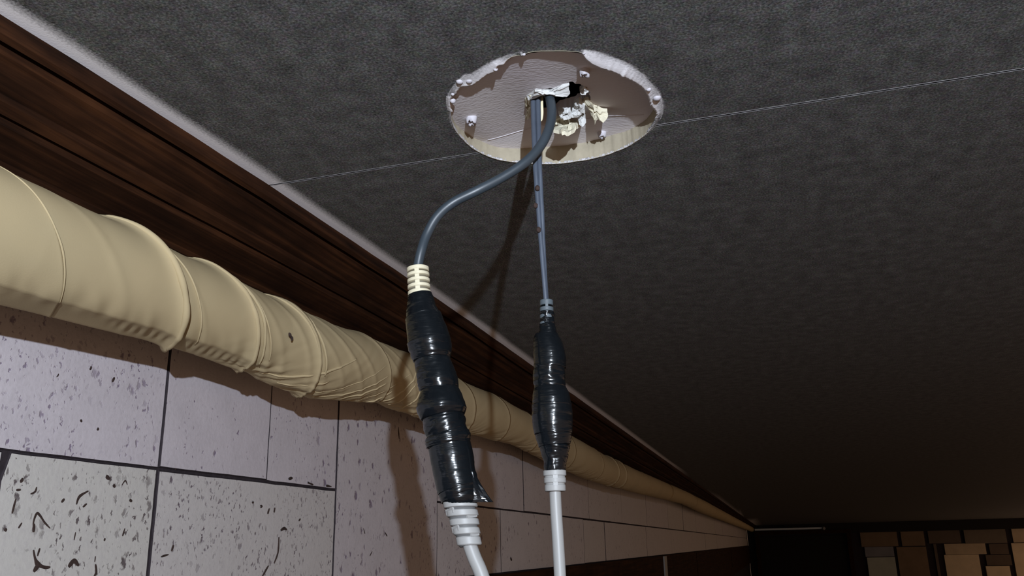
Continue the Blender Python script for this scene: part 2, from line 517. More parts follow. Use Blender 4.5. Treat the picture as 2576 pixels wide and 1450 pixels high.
# seam: ridge strips on the painted side (two pieces, left and right of the patch) and across the board
def strip(x0, x1, y0, z, w, h, mat, wav=0.0008, n=60):
    vs = []; fs = []
    for i in range(n + 1):
        x = x0 + (x1 - x0) * i / n; dy = wav * mnoise.noise(Vector((x * 9, y0, 0)))
        ww = w * (0.7 + 0.6 * abs(mnoise.noise(Vector((x * 14, 1, 0)))))
        zz = z(x) if callable(z) else z
        for yy, z_ in ((-ww, zz), (-ww * .5, zz - h), (ww * .5, zz - h), (ww, zz)): vs.append((x, y0 + dy + yy, z_))
    for i in range(n):
        for k in range(3): fs.append((i * 4 + k, i * 4 + k + 1, i * 4 + k + 5, i * 4 + k + 4))
    return vs, fs
rl, rr = CTR.x - rim_r(math.pi), CTR.x + rim_r(0)
for x0, x1 in ((-1.27, rl), (rr, 1.6)):
    b = MB(); b.add(*strip(x0, x1, SEAM_Y - 0.0035, 1.0005, 0.0019, 0.0010, None)); b.add(*strip(x0, x1, SEAM_Y + 0.004, 1.0005, 0.0010, 0.0008, None))
    b.build('seam_ridge', M['seam'], ceiling)
b = MB(); b.add(*strip(rl + .02, rr - .02, SEAM_Y, lambda x: board_z(SEAM_Y, x) + 0.0003, 0.0018, 0.0018, None))
b.build('seam_ridge', M['seam_white'], ceiling)

# raised paint rim: pulled-down lip on the near side with ragged spikes
def ang(px):
    q = on_z(px[0], px[1], 1.0); return math.atan2(q.y - CTR.y, q.x - CTR.x) % (2 * math.pi)
LIP = [((1134, 280), .003, .8), ((1130, 245), .006, .8), ((1141, 238), .004, .6), ((1156, 215), .006, .8), ((1172, 213), .009, .9), ((1189, 210), .005, .9), ((1203, 200), .005, .9),
       ((1224, 184), .006, .95), ((1243, 176), .008, 1.), ((1249, 161), .010, 1.), ((1266, 158), .006, .9), ((1276, 149), .002, .7), ((1294, 138), .001, .6), ((1308, 137), .001, .3), ((1314, 140), .007, .9), ((1320, 134), .001, .3),
       ((1350, 128), .0005, .1), ((1395, 127), .0005, .1), ((1440, 128), .001, .1), ((1462, 131), .002, .5), ((1470, 136), .011, .95), ((1490, 154), .014, 1.), ((1512, 164), .014, 1.),
       ((1545, 174), .014, 1.), ((1570, 186), .013, 1.), ((1600, 203), .008, .9), ((1618, 216), .006, .9), ((1634, 240), .005, .9), ((1640, 262), .005, .9), ((1656, 282), .006, .8), ((1650, 302), .004, .5), ((1632, 330), .002, .6)]
LT = sorted((ang(p), d, w) for p, d, w in LIP)
A0, A1 = LT[0][0], LT[-1][0]
if A1 - A0 > 5.5:          # the range passes through angle 0: unwrap
    LT = sorted(((a if a > math.pi / 2 else a + 2 * math.pi), d, w) for a, d, w in LT); A0, A1 = LT[0][0], LT[-1][0]
vs = []; fs = []; at = []; N = 340; n = 7
for i in range(N + 1):
    a = A0 + (A1 - A0) * i / N
    d, w = lerp_tab(LT, a)
    sp = mnoise.noise(Vector((a * 42, 0, 0))); sp2 = max(0, mnoise.noise(Vector((a * 14, 5, 0))))
    d = 0.42 * d * (1 + 0.25 * sp + 0.8 * sp2 ** 2)
    r = rim_r(a)
    cw = max(0.010, out_r(a) - r)
    prof = [(cw, 0.0004, .55), (cw * .7, -0.22 * d, .74), (cw * .3, -0.7 * d, .80), (0.000, -d, 1.0), (-0.005, -d * .96, 1.0), (-0.004, -0.3 * d, .8), (-0.002, 0.006, .8)]
    for q, dz, bw in prof:
        rr_ = r + q + (0.002 * mnoise.noise(Vector((a * 60, q * 90, 2))) if q < .004 else 0)
        vs.append((CTR.x + math.cos(a) * rr_, CTR.y + math.sin(a) * rr_, 1.0 + dz)); at.append(bw * w)
for i in range(N):
    for k in range(n - 1): fs.append((i * n + k, (i + 1) * n + k, (i + 1) * n + k + 1, i * n + k + 1))
mesh('raised_rim', vs, fs, M['rim'], ceiling, smooth=True, attr={'bare': at})
# thin chipped edge all round the far side
vs = []; fs = []; at = []; N = 220
fa0, fa1 = A1 - 2 * math.pi - .02, A0 + .02
for i in range(N + 1):
    a = fa0 + (fa1 - fa0) * i / N; r = rim_r(a)
    j = 0.003 * mnoise.noise(Vector((a * 50, 7, 0)))
    for q, dz, bw in ((0.003, 0.0003, .35), (0.001, -0.0010, .5), (-0.001 + j * .5, -0.0008, .6), (-0.001 + j * .5, 0.005, .5)):
        vs.append((CTR.x + math.cos(a) * (r + q), CTR.y + math.sin(a) * (r + q), 1 + dz)); at.append(bw)
for i in range(N):
    for k in range(3): fs.append((i * 4 + k, (i + 1) * 4 + k, (i + 1) * 4 + k + 1, i * 4 + k + 1))
mesh('chipped_edge', vs, fs, M['rim'], ceiling, attr={'bare': at})

# torn flaps of board round the hole: outline points are (x, y, drop below the board)
def flap(pts, mat, thick=0.006, seed=0, name='torn_flap'):
    P = []
    for x, y, d in pts:
        b_ = at_board(x, y); P.append(on_z(x, y, b_.z - d))
    c = sum(P, Vector()) / len(P)
    nrm = Vector((0, 0, 0))
    for p, q in zip(P, P[1:] + P[:1]): nrm += (p - c).cross(q - c)
    nrm.normalize()
    rings = [P]
    for f in (0.66, 0.33):
        rings.append([c + (p - c) * f + nrm * (0.010 * mnoise.noise(p * 60 + Vector((seed, f * 9, 0)))) for p in P])
    # subdivide outline for raggedness
    vs = []; fs = []; n = len(P) * 3
    for rg in rings:
        for p, q in zip(rg, rg[1:] + rg[:1]):
            for k in range(3):
                v = p + (q - p) * (k / 3)
                j = 0.004 if rg is P else 0.006
                v = v + Vector([j * mnoise.noise(v * 130 + Vector((seed * 3 + ii, 0, 0))) for ii in range(3)])
                vs.append(v)
    nr = len(rings)
    for s_ in range(nr - 1):
        for k in range(n): fs.append((s_ * n + k, s_ * n + (k + 1) % n, (s_ + 1) * n + (k + 1) % n, (s_ + 1) * n + k))
    vs.append(c + nrm * 0.006); fs += [((nr - 1) * n + k, (nr - 1) * n + (k + 1) % n, nr * n) for k in range(n)]
    m_ = len(vs)
    vs += [v + Vector((0, 0, thick)) for v in vs]
    fs += [tuple(i + m_ for i in f[::-1]) for f in fs]
    fs += [(k, k + m_, (k + 1) % n + m_, (k + 1) % n) for k in range(n)]
    return mesh(name, vs, fs, mat, ceiling)
flap([(1326, 240, .0), (1347, 223, 0), (1386, 229, .0), (1412, 215, .0), (1430, 208, 0), (1430, 224, .012), (1433, 237, .022), (1422, 246, .026), (1400, 241, .022), (1382, 234, .016), (1365, 239, .020), (1346, 231, .016), (1338, 247, .018), (1328, 252, .01)], M['torn_white'], .006, 1)
flap([(1403, 279, .0), (1420, 282, .012), (1436, 281, .015), (1436, 297, .03), (1420, 302, .032), (1409, 297, .02)], M['torn_white'], .012, 2)
flap([(1441, 276, .0), (1446, 261, .0), (1458, 257, .006), (1470, 266, .010), (1473, 283, .022), (1457, 294, .030), (1437, 298, .030)], M['torn_white'], .014, 3)
flap([(1453, 298, .02), (1464, 292, .02), (1472, 294, .02), (1474, 308, .045), (1462, 319, .055), (1455, 311, .04)], M['torn_white'], .010, 4)
flap([(1402, 308, .0), (1415, 312, .006), (1433, 303, .004), (1446, 313, .012), (1464, 312, .02), (1452, 324, .05), (1440, 336, .07), (1427, 344, .085), (1410, 337, .080), (1393, 333, .066), (1405, 322, .03)], M['torn'], .010, 5)
flap([(1466, 256, .0), (1480, 250, .0), (1494, 266, .006), (1508, 276, .012), (1526, 281, .016), (1528, 298, .034), (1517, 309, .046), (1504, 300, .034), (1497, 315, .040), (1491, 298, .026), (1480, 276, .012)], M['torn'], .008, 6)
flap([(1458, 227, .0), (1468, 217, .0), (1478, 224, .0), (1480, 234, .012), (1466, 240, .016), (1460, 235, .012)], M['torn_white'], .010, 7)
flap([(1318, 252, .0), (1331, 238, .0), (1338, 246, .01), (1337, 276, .014), (1331, 298, .012), (1320, 305, .0), (1326, 275, .006)], M['torn'], .008, 8)
flap([(1391, 300, .0), (1410, 297, .006), (1425, 303, .012), (1412, 312, .012), (1400, 322, .012), (1390, 313, .0)], M['torn'], .008, 9)
# burrs round the old screw holes
def burr(x, y, r, drop, seed):
    c = at_board(x, y); vs = []; fs = []; n = 14
    for k in range(n):
        a = 2 * math.pi * k / n
        h = drop * (0.75 + 0.5 * mnoise.noise(Vector((math.cos(a) * 2 + seed, math.sin(a) * 2, 0))))
        for rr_, z in ((r * 1.25, 0.001), (r, -h), (r * .45, -h * .9), (r * .35, 0.004)):
            q = rr_ * (1 + .2 * mnoise.noise(Vector((math.cos(a) * 3, math.sin(a) * 3 + seed, z * 50))))
            vs.append(c + Vector((math.cos(a) * q, math.sin(a) * q, z)))
    for k in range(n):
        j = (k + 1) % n
        for s_ in range(3): fs.append((k * 4 + s_, j * 4 + s_, j * 4 + s_ + 1, k * 4 + s_ + 1))
    mesh('screw_burr', vs, fs, M['burr'], ceiling, smooth=True)
burr(1186, 297, .012, .020, 1); burr(1514, 334, .010, .018, 2); burr(1470, 176, .010, .022, 3)

def lump(x, y, r, h, seed):
    c = on_z(x, y, 1.0); vs = []; fs = []; n = 12
    for k in range(n):
        a = 2 * math.pi * k / n; j = 1 + .3 * mnoise.noise(Vector((math.cos(a) * 2 + seed, math.sin(a) * 2, 1)))
        for q, z in ((1.0, .001), (.85, -.55), (.45, -.92)): vs.append(c + Vector((math.cos(a) * q * r * j, math.sin(a) * q * r * j, z * h)))
    vs.append(c - Vector((0, 0, h)))
    for k in range(n):
        j = (k + 1) % n
        for s_ in range(2): fs.append((k * 3 + s_, j * 3 + s_, j * 3 + s_ + 1, k * 3 + s_ + 1))
        fs.append((k * 3 + 2, j * 3 + 2, n * 3))
    mesh('paint_lump', vs, fs, M['burr'], ceiling, smooth=True)
for i, (x, y, r, h) in enumerate([(1139, 252, .009, .016), (1139, 236, .006, .010), (1156, 205, .010, .012), (1180, 204, .010, .010), (1247, 172, .007, .014), (1318, 136, .005, .008), (1632, 224, .008, .012), (1652, 246, .013, .014), (1589, 192, .008, .008), (1566, 184, .007, .007), (1469, 133, .006, .008)]):
    lump(x, y, r * .8, h * .5, i)

# --- crown moulding along the left wall (profile: fraction from wall to ceiling edge, height)
PROF = [(1.0, 1.004), (1.0, 0.964), (0.975, 0.957), (0.973, 1.000), (0.938, 1.000), (0.934, 0.955), (0.925, 0.948), (0.90, 0.943), (0.86, 0.928), (0.815, 0.916),
        (0.785, 0.911), (0.780, 0.897), (0.755, 0.890), (0.730, 0.884), (0.722, 0.905), (0.700, 0.905), (0.695, 0.872), (0.66, 0.866), (0.58, 0.852), (0.52, 0.842), (0.50, 0.830), (0.40, 0.818), (0.25, 0.806), (0.12, 0.796), (0.10, 0.790), (0.0, 0.790)]
vs = []; fs = []; ys = [Y0 + 0.06 * k for k in range(150)] + [6.1 + 0.5 * k for k in range(101)]
n = len(PROF)
for y in ys:
    xe = edge_x(y) + 0.0025 * mnoise.noise(Vector((y * 6, 0, 0)))
    for s_, z in PROF:
        vs.append((XW + (xe - XW) * s_, min(y, YF), z + 0.002 * mnoise.noise(Vector((y * 1.5, s_ * 3, 4))) * (1 if z < .99 else 0)))
for i in range(len(ys) - 1):
    for k in range(n - 1): fs.append((i * n + k, (i + 1) * n + k, (i + 1) * n + k + 1, i * n + k + 1))
fs.append(tuple(range(n)))
trim = mesh('trim_1', vs, fs, M['wood'])
tag(trim, 'dark wood crown moulding between the stone wall and the ceiling', kind='structure')
for px, py, sl in ((458, 510, 1), (645, 482, 1)):
    r = ray(px, py); sl = r.z / -r.x
    # point of the profile met by this line of sight
    best = min(((abs(z / -(XW + (edge_x(1.7) - XW) * s_) - sl)), s_, z) for s_, z in PROF[6:])
    X = XW + (edge_x(1.7) - XW) * best[1] + 0.004
    c = on_x(px, py, X); b = MB()
    b.sweep([c + Vector((0.002, 0, -.003)), c + Vector((0.001, 0, 0)), c + Vector((-.006, 0, .004))], [.0006, .0012, .001], 6)
    b.build('nail_head', M['metal_glint'], trim)

# --- left wall: mortar bed, tiles one by one, wainscot below
KT = XW / -1.87
WAIN = -0.165
wall = mesh('wall_left', [(XW - .004, Y0, -EYE / S), (XW - .004, YF, -EYE / S), (XW - .004, YF, 1.2), (XW - .004, Y0, 1.2),
                          (XW - .35, Y0, -EYE / S), (XW - .35, YF, -EYE / S), (XW - .35, YF, 1.2), (XW - .35, Y0, 1.2)],
            [(0, 1, 2, 3), (7, 6, 5, 4), (0, 4, 5, 1), (1, 5, 6, 2), (2, 6, 7, 3), (3, 7, 4, 0)], M['mortar'])
tag(wall, 'left wall faced with pale pitted stone tiles', kind='structure')
def tile(y0, y1, z0, z1, pit, warm, proud=0.0, gap=0.0035, gaps=None, cham=None, x=XW, par=None, name='stone_tile'):
    gl, gr, gb, gt = gaps or (gap, gap, gap, gap)
    y0, y1, z0, z1 = y0 * KT, min(YF - .05, y1 * KT), z0 * KT, (z1 * KT if z1 < .7 else z1)
    gl, gr, gb, gt = gl * .62, gr * .62, gb * .62, gt * .62
    a0, a1, b0, b1 = y0 + gl, y1 - gr, z0 + gb, z1 - gt
    X = x + proud; e = 0.006
    # outline with slightly irregular edges
    out = []
    ny = max(2, min(14, int((a1 - a0) / .06))); nz = max(2, min(10, int((b1 - b0) / .06)))
    for k in range(ny): out.append((a0 + (a1 - a0) * k / ny, b0))
    for k in range(nz): out.append((a1, b0 + (b1 - b0) * k / nz))
    for k in range(ny): out.append((a1 - (a1 - a0) * k / ny, b1))
    for k in range(nz): out.append((a0, b1 - (b1 - b0) * k / nz))
    if cham:
        out = [((p[0] + cham if p == (a0, b1) else p[0]), p[1]) for p in out]
    cy, cz = (a0 + a1) / 2, (b0 + b1) / 2
    vs = []; fs = []; n_ = len(out)
    for yy, zz in out:
        j = 0.0022 * mnoise.noise(Vector((yy * 12, zz * 12, x)))
        vs.append((X - .03, yy + j, zz + j)); vs.append((X - .004, yy + j, zz + j))
        sy = 1 if yy < cy else -1; sz = 1 if zz < cz else -1
        ey = e * .6 if (abs(yy - a0) < 1e-6 or abs(yy - a1) < 1e-6) else 0
        ez = e * .6 if (abs(zz - b0) < 1e-6 or abs(zz - b1) < 1e-6) else 0
        vs.append((X, yy + j + sy * ey, zz + j + sz * ez))
    for k in range(n_):
        k2 = (k + 1) % n_
        for s_ in range(2): fs.append((k * 3 + s_, k2 * 3 + s_, k2 * 3 + s_ + 1, k * 3 + s_ + 1))
    fs.append(tuple(k * 3 + 2 for k in range(n_)))
    o = mesh(name, vs, fs, M['stone'], par or wall)
    o.data.materials.append(M['mortar'])
    for p_ in o.data.polygons: p_.material_index = 0 if len(p_.vertices) > 4 else 1
    o.color = (pit, warm, 0.5, 1)
    return o
JZ = 0.266; TOP = 0.80
# upper course
tile(-0.2, 0.92, JZ, TOP, .45, .0)
tile(0.92, 2.325, JZ, TOP, .85, .0, .002, gaps=(.004, .003, .0025, 0))
tile(2.325, 2.947, JZ, TOP, .30, .0, .004, gaps=(.003, .005, .008, 0))
tile(2.947, 3.510, JZ, TOP, .50, .05, -.001, gaps=(.006, .002, .0035, 0))
tile(3.510, 4.735, WAIN, TOP, .75, .15, .002, gaps=(.002, .004, 0, 0))
tile(4.735, 6.56, JZ, TOP, .25, .2)
# lower course
tile(0.92, 1.736, WAIN - .3, JZ, .8, .5)
tile(1.736, 2.325, WAIN - .3, JZ, 1.0, .85, .002, gaps=(.005, .010, 0, .003), cham=.02)
tile(2.325, 3.510, WAIN - .1, JZ, .95, .60, .000, gaps=(.010, .003, 0, .006))
tile(4.735, 5.95, WAIN, JZ, .45, .3)
tile(5.95, 8.73, WAIN, JZ, .35, .35)
up = [6.56, 9.04, 11.08, 13.3, 16.0, 18.6, 21.5, 25.0, 28.2, 32.0, 36.0, 40.5, 45.0, 50.0, 55.9]
for a, c in zip(up, up[1:]):
    o = tile(a, c, JZ, TOP, random.uniform(.2, .4), random.uniform(.2, .6), random.uniform(-.002, .003), gap=.008)
lw = [8.73, 9.85, 13.1, 16.24, 20.3, 24.0, 28.5, 33.0, 38.0, 43.5, 49.0, 55.9]
for a, c in zip(lw, lw[1:]):
    o = tile(a, c, WAIN, JZ, random.uniform(.2, .4), random.uniform(.2, .6), random.uniform(-.002, .003), gap=.008)
# big gouges in the lower left tile and its neighbour, filled with dirt
def gouge(line, w, par=wall, name='gouge'):
    P = [on_x(x, y, XW + .002) for x, y in line]
    P = spline(P, max(6, 4 * len(P))); n_ = len(P); vs = []; fs = []
    for i, p in enumerate(P):
        t = (P[min(i + 1, n_ - 1)] - P[max(i - 1, 0)]).normalized(); s_ = t.cross(Vector((1, 0, 0)))
        ww = w * (0.35 + 0.65 * math.sin(math.pi * min(1, max(0, (i + .5) / n_)))) * (1 + .5 * mnoise.noise(p * 40))
        vs += [p + s_ * ww + Vector((-.002, 0, 0)), p + s_ * ww * .6 + Vector((.0008, 0, 0)), p + Vector((.0012, 0, 0)), p - s_ * ww * .6 + Vector((.0008, 0, 0)), p - s_ * ww + Vector((-.002, 0, 0))]
    for i in range(n_ - 1):
        for k in range(4): fs.append((i * 5 + k, i * 5 + k + 1, i * 5 + k + 6, i * 5 + k + 5))
    return vs, fs
G = [([(85, 1335), (84, 1315), (92, 1293), (100, 1297), (112, 1315), (126, 1330)], .005), ([(84, 1340), (86, 1318)], .006),
     ([(84, 1384), (88, 1405), (95, 1420), (112, 1428), (126, 1428)], .008), ([(94, 1400), (100, 1380)], .005), ([(84, 1440), (98, 1420)], .009),
     ([(172, 1428), (186, 1412), (198, 1424)], .010), ([(240, 1420), (242, 1440), (236, 1452)], .007), ([(240, 1400), (238, 1415)], .003),
     ([(192, 1270), (200, 1250), (222, 1236)], .006), ([(30, 1293), (40, 1255)], .004), ([(52, 1206), (57, 1212)], .008), ([(40, 1234), (52, 1233)], .005),
     ([(76, 1244), (88, 1238), (92, 1226)], .005), ([(266, 1198), (276, 1206)], .009), ([(284, 1220), (290, 1226)], .007), ([(306, 1222), (315, 1210), (320, 1220)], .003),
     ([(154, 1265), (162, 1256)], .005), ([(208, 1277), (218, 1268)], .005), ([(325, 1258), (332, 1262)], .006), ([(12, 1338), (16, 1330)], .006), ([(46, 1330), (55, 1316)], .004),
     ([(186, 1360), (190, 1340)], .004), ([(262, 1362), (264, 1355)], .005), ([(308, 1350), (314, 1330)], .004),
     ([(432, 1388), (437, 1372)], .004), ([(405, 1402), (424, 1396)], .003), ([(706, 1336), (716, 1330), (722, 1334)], .006), ([(690, 1418), (700, 1390), (702, 1352)], .0045), ([(660, 1452), (676, 1424)], .004),
     ([(635, 1262), (638, 1266)], .005), ([(655, 1276), (660, 1274)], .006), ([(674, 1294), (678, 1280)], .004), ([(690, 1290), (692, 1278)], .005), ([(752, 1312), (756, 1306)], .005),
     ([(144, 944), (146, 946)], .010), ([(226, 925), (230, 928)], .009), ([(282, 962), (288, 950)], .007), ([(202, 1056), (206, 1062)], .007), ([(244, 1078), (248, 1082)], .006), ([(433, 1028), (436, 1036)], .006),
     ([(726, 1206), (736, 1203)], .007), ([(774, 1214), (788, 1220)], .005), ([(820, 1222), (834, 1225)], .005), ([(1002, 1075), (1004, 1105)], .008), ([(914, 1330), (918, 1344)], .005), ([(930, 1400), (936, 1388)], .004), ([(968, 1340), (974, 1350)], .006),
     ([(1284, 1404), (1288, 1410)], .012), ([(442, 1182), (443, 1170)], .003), ([(512, 1186), (512, 1174)], .003), ([(583, 1194), (584, 1184)], .004)]
b = MB()
for ln, w in G: b.add(*gouge(ln, w))
tag(b.build('gouge', M['gouge'], wall), kind='stuff')

# wainscot under the stone
w_ = MB(); w_.box((XW + .012, (5 + YF) / 2, (WAIN * KT - 1.0) / 2 - .085), (.022, 0, 0), (0, (YF - 5) / 2 - .05, 0), (0, 0, .50))
wain = w_.build('wainscot', M['wood'], wall)
c = on_x(1672, 1400, XW + .04)
b = MB(); b.box((c.x + .004, c.y, c.z - .30), (.010, 0, 0), (0, .16, 0), (0, 0, .30)); b.build('cover_strip', M['white'], wall)
for px in (1560, 1755, 1842):
    c = on_x(px, 1420, XW + .04)
    b = MB(); b.box((c.x, c.y, WAIN - .36), (.006, 0, 0), (0, .10, 0), (0, 0, .33)); b.build('batten', M['wood'], wall)

# --- far wall with blocks, door, moulding
far = mesh('wall_far', [(XW, YF + .02, -EYE / S), (XR, YF + .02, -EYE / S), (XR, YF + .02, 1.2), (XW, YF + .02, 1.2), (XW, YF + .6, -EYE / S), (XR, YF + .6, -EYE / S), (XR, YF + .6, 1.2), (XW, YF + .6, 1.2)],
           [(0, 1, 2, 3), (7, 6, 5, 4), (0, 4, 5, 1), (1, 5, 6, 2), (2, 6, 7, 3), (3, 7, 4, 0)], M['mortar'])
tag(far, 'far wall of mixed stone blocks beside a dark door', kind='structure')
def block(x0, y0, x1, y1, col, d):
    p, q = on_y(x0, y0, YF), on_y(x1, y1, YF)
    b_ = MB(); dx = abs(q.x - p.x) / 2 - .04; dz = abs(p.z - q.z) / 2 - .03
    b_.box(((p.x + q.x) / 2, YF - d / 2 + .02, (p.z + q.z) / 2), (dx, 0, 0), (0, d / 2, 0), (0, 0, dz))
    key = 'block_%d' % int(sum(col) * 1000)
    if key not in M: M[key] = mat_simple('far_stone', col, 0.8, 0.2, 0.25, 5, 0.2)
    b_.build('stone_block', M[key], far)
GRY = (.24, .25, .24); BRN = (.20, .14, .09); PALE = (.62, .50, .34); TAN = (.48, .38, .26); DRK = (.12, .09, .07)  # own stone tones of the far blocks
BL = [(2160, 1335, 2262, 1376, BRN), (2172, 1376, 2252, 1402, (.22, .22, .24)), (2178, 1402, 2262, 1470, (.40, .42, .36)), (2262, 1335, 2330, 1375, BRN), (2252, 1376, 2345, 1470, BRN),
      (2330, 1333, 2420, 1368, DRK), (2345, 1368, 2372, 1470, DRK), (2372, 1368, 2484, 1396, TAN), (2420, 1333, 2535, 1368, (.16, .13, .10)), (2372, 1396, 2476, 1470, PALE),
      (2476, 1396, 2548, 1424, DRK), (2484, 1368, 2540, 1396, DRK), (2476, 1424, 2548, 1470, PALE), (2540, 1326, 2600, 1366, TAN), (2540, 1366, 2610, 1470, PALE), (2548, 1366, 2549, 1367, PALE)]
for x0, y0, x1, y1, c in BL[:-1]: block(x0, y0, x1, y1, c, random.uniform(.08, .2))
b = MB(); b.box(((2.0 + XR) / 2, YF - .25, .72), ((XR - 2.0) / 2 + 3.2 / 2, 0, 0), (0, .27, 0), (0, 0, .29))
tr2 = mesh('trim_2', [v + Vector((0.0, 0, 0)) for v in b.v], b.f, M['door']); tag(tr2, 'near black moulding above the far wall', kind='structure')
# door
d0, d1 = on_y(1904, 1400, YF).x, on_y(2146, 1400, YF).x
dz = .42
door = empty('door_1', ((d0 + d1) / 2, YF - .3, -EYE / S)); tag(door, 'dark double door in the far corner', kind='structure')
b = MB(); b.box(((d0 + d1) / 2, YF - .1, (dz - EYE / S) / 2), ((d1 - d0) / 2 - .2, 0, 0), (0, .08, 0), (0, 0, (dz + EYE / S) / 2 - .1)); b.build('door_leaf', M['door'], door)
for x in (d0 + .12, d1 - .12):
    b = MB(); b.box((x, YF - .2, (dz - EYE / S) / 2), (.12, 0, 0), (0, .2, 0), (0, 0, (dz + EYE / S) / 2)); b.build('door_jamb', M['wood'], door)
b = MB(); b.box(((d0 + d1) / 2, YF - .3, dz + .12), ((d1 - d0) / 2, 0, 0), (0, .3, 0), (0, 0, .10)); b.build('door_head', M['wood'], door)
b = MB(); b.box(((d0 + d1) / 2 - .75, YF - .64, dz + .32), ((d1 - d0) / 2 - .8, 0, 0), (0, .05, 0), (0, 0, .05)); b.build('head_glint', M['metal_glint'], door)  # added pale strip that paints the glint along the door head
c = on_y(2072, 1330, YF - .8)
b = MB(); b.sweep([c + Vector((0, .2, 0)), c, c + Vector((0, -.08, 0))], [.10, .10, .05], 12); b.build('head_knob', M['white'], door)  # small shiny knob, its glint put into the white colour

fl = mesh('floor', [(XW - .3, Y0, -EYE / S), (XR, Y0, -EYE / S), (XR, YF, -EYE / S), (XW - .3, YF, -EYE / S)], [(0, 1, 2, 3)], M['floor'])
tag(fl, 'dark floor far below', kind='structure')

# ------------------------------------------------------------------ cloth wrapped pipe along the left wall
XP = -1.525
PIPE_PX = [(0, 418, 772), (155, 495, 808), (280, 552, 840), (404, 616, 870), (528, 669, 906), (652, 737, 945), (745, 777, 987), (800, 800, 1004), (876, 824, 1011), (945, 852, 1012),
           (1031, 891, 1040), (1150, 952, 1086), (1231, 985, 1105), (1300, 1027, 1122), (1437, 1096, 1190), (1500, 1135, 1214), (1600, 1182, 1241), (1720, 1233, 1270), (1765, 1256, 1292), (1857, 1306, 1318)]
PT = []
for x, yt, yb in PIPE_PX:
    def an_(y):
        r = ray(x, y); return math.atan2(r.z, -r.x)
    at_, ab_ = an_(yt), an_(yb); mid = (at_ + ab_) / 2; half = (at_ - ab_) / 2
    zc = math.tan(mid) * -XP; dist = math.hypot(zc, XP); r = dist * math.sin(half)
    rm = ray(x, (yt + yb) / 2); Yc = rm.y * XP / rm.x
    PT.append((Yc, zc, r))
PT.sort()
PT = [p for p in PT if p[0] < 30] + [(34, PT[-2][1], PT[-2][2]), (YF, PT[-2][1], PT[-2][2])]
PT = [(Y0, PT[0][1], PT[0][2])] + PT
PHC = -0.42                                    # angle of the side that faces the camera
KS = -0.10                                     # helix pitch of the wrap edges
FOLDS = [-1.9, -1.1, -0.3, 0.45, 1.38, 1.785, 2.125, 2.49, 3.07, 3.55, 4.1, 4.7, 5.4, 6.4, 7.5, 8.3, 8.75, 10.5, 13, 17, 22, 30, 40, YF - .1]
STR = {0.45: .001, 1.38: .002, 1.785: .018, 2.125: .012, 2.49: .014, 3.07: .006, 8.3: .012, 8.75: .012}
RIDGE = [(1.751, .003, .012), (2.045, .008, .016), (2.36, .007, .02), (2.12, .004, .02), (2.27, .005, .018), (2.46, .005, .02), (2.60, .008, .02), (2.72, .006, .018), (2.98, .005, .02), (3.1, .007, .02), (1.46, .003, .02)]
def pipe_r(Y, s_, ph, r0):
    s_ = s_ / 1.07
    d = ph - PHC
    low = smooth01((-d - 0.1) / 1.0)                       # lower half seen from the camera
    # flat underside near the camera
    flat = 1 - smooth01((s_ - 1.9) / 0.55)
    r = r0
    if flat > 0:
        c = math.cos(ph - (-1.46))
        if c > 0.2:
            f = min(1.0, 0.93 / c)
            r *= 1 - flat * (1 - f)
    for y_, am, w in RIDGE:
        u = s_ + 0.10 * d * (1 if y_ > 2.4 else 0.3) - y_
        r += 0.6 * am * math.exp(-(u / w) ** 2) * (0.35 + 0.65 * (1 - abs(d) / 2.2 if abs(d) < 2.2 else 0))
    act = smooth01((s_ - 1.75) / .4) * (1 - 0.45 * smooth01((s_ - 3.4) / 1.5))
    def ridged(q): return (1 - abs(mnoise.noise(q)) * 2.2)
    r += 0.006 * act * mnoise.noise(Vector((s_ * 6 - d * 1.2, d * 0.9, 1.3))) * (0.4 + low)
    r += 0.0055 * act * ridged(Vector((s_ * 13 - d * 3.4, d * 0.9, 7.7))) * (0.15 + low)
    r += 0.0028 * act * ridged(Vector((s_ * 34 - d * 9.0, d * 1.3, 2.1))) * (0.1 + low)
    # vertical pleats just above the flat underside
    pl = math.exp(-((d + 0.62) / 0.30) ** 2) * (1 - smooth01((s_ - 2.0) / .3))
    r += 0.0045 * pl * mnoise.noise(Vector((s_ * 26, d * 1.2, 3)))
    # crimps on the underside
    pl = math.exp(-((d + 1.0) / 0.22) ** 2) * smooth01((s_ - 1.42) / .1) * (1 - smooth01((s_ - 1.9) / .2))
    r += 0.0024 * pl * math.sin(s_ * 190)
    r += 0.004 * mnoise.noise(Vector((s_ * 2.2, d, 9))) * smooth01((s_ - .4) / 1)
    return r
pipe = empty('insulated_pipe', (XP, 2.0, PT[4][1]))
tag(pipe, 'long pipe wrapped in creased cream cloth running under the crown moulding', 'pipe')
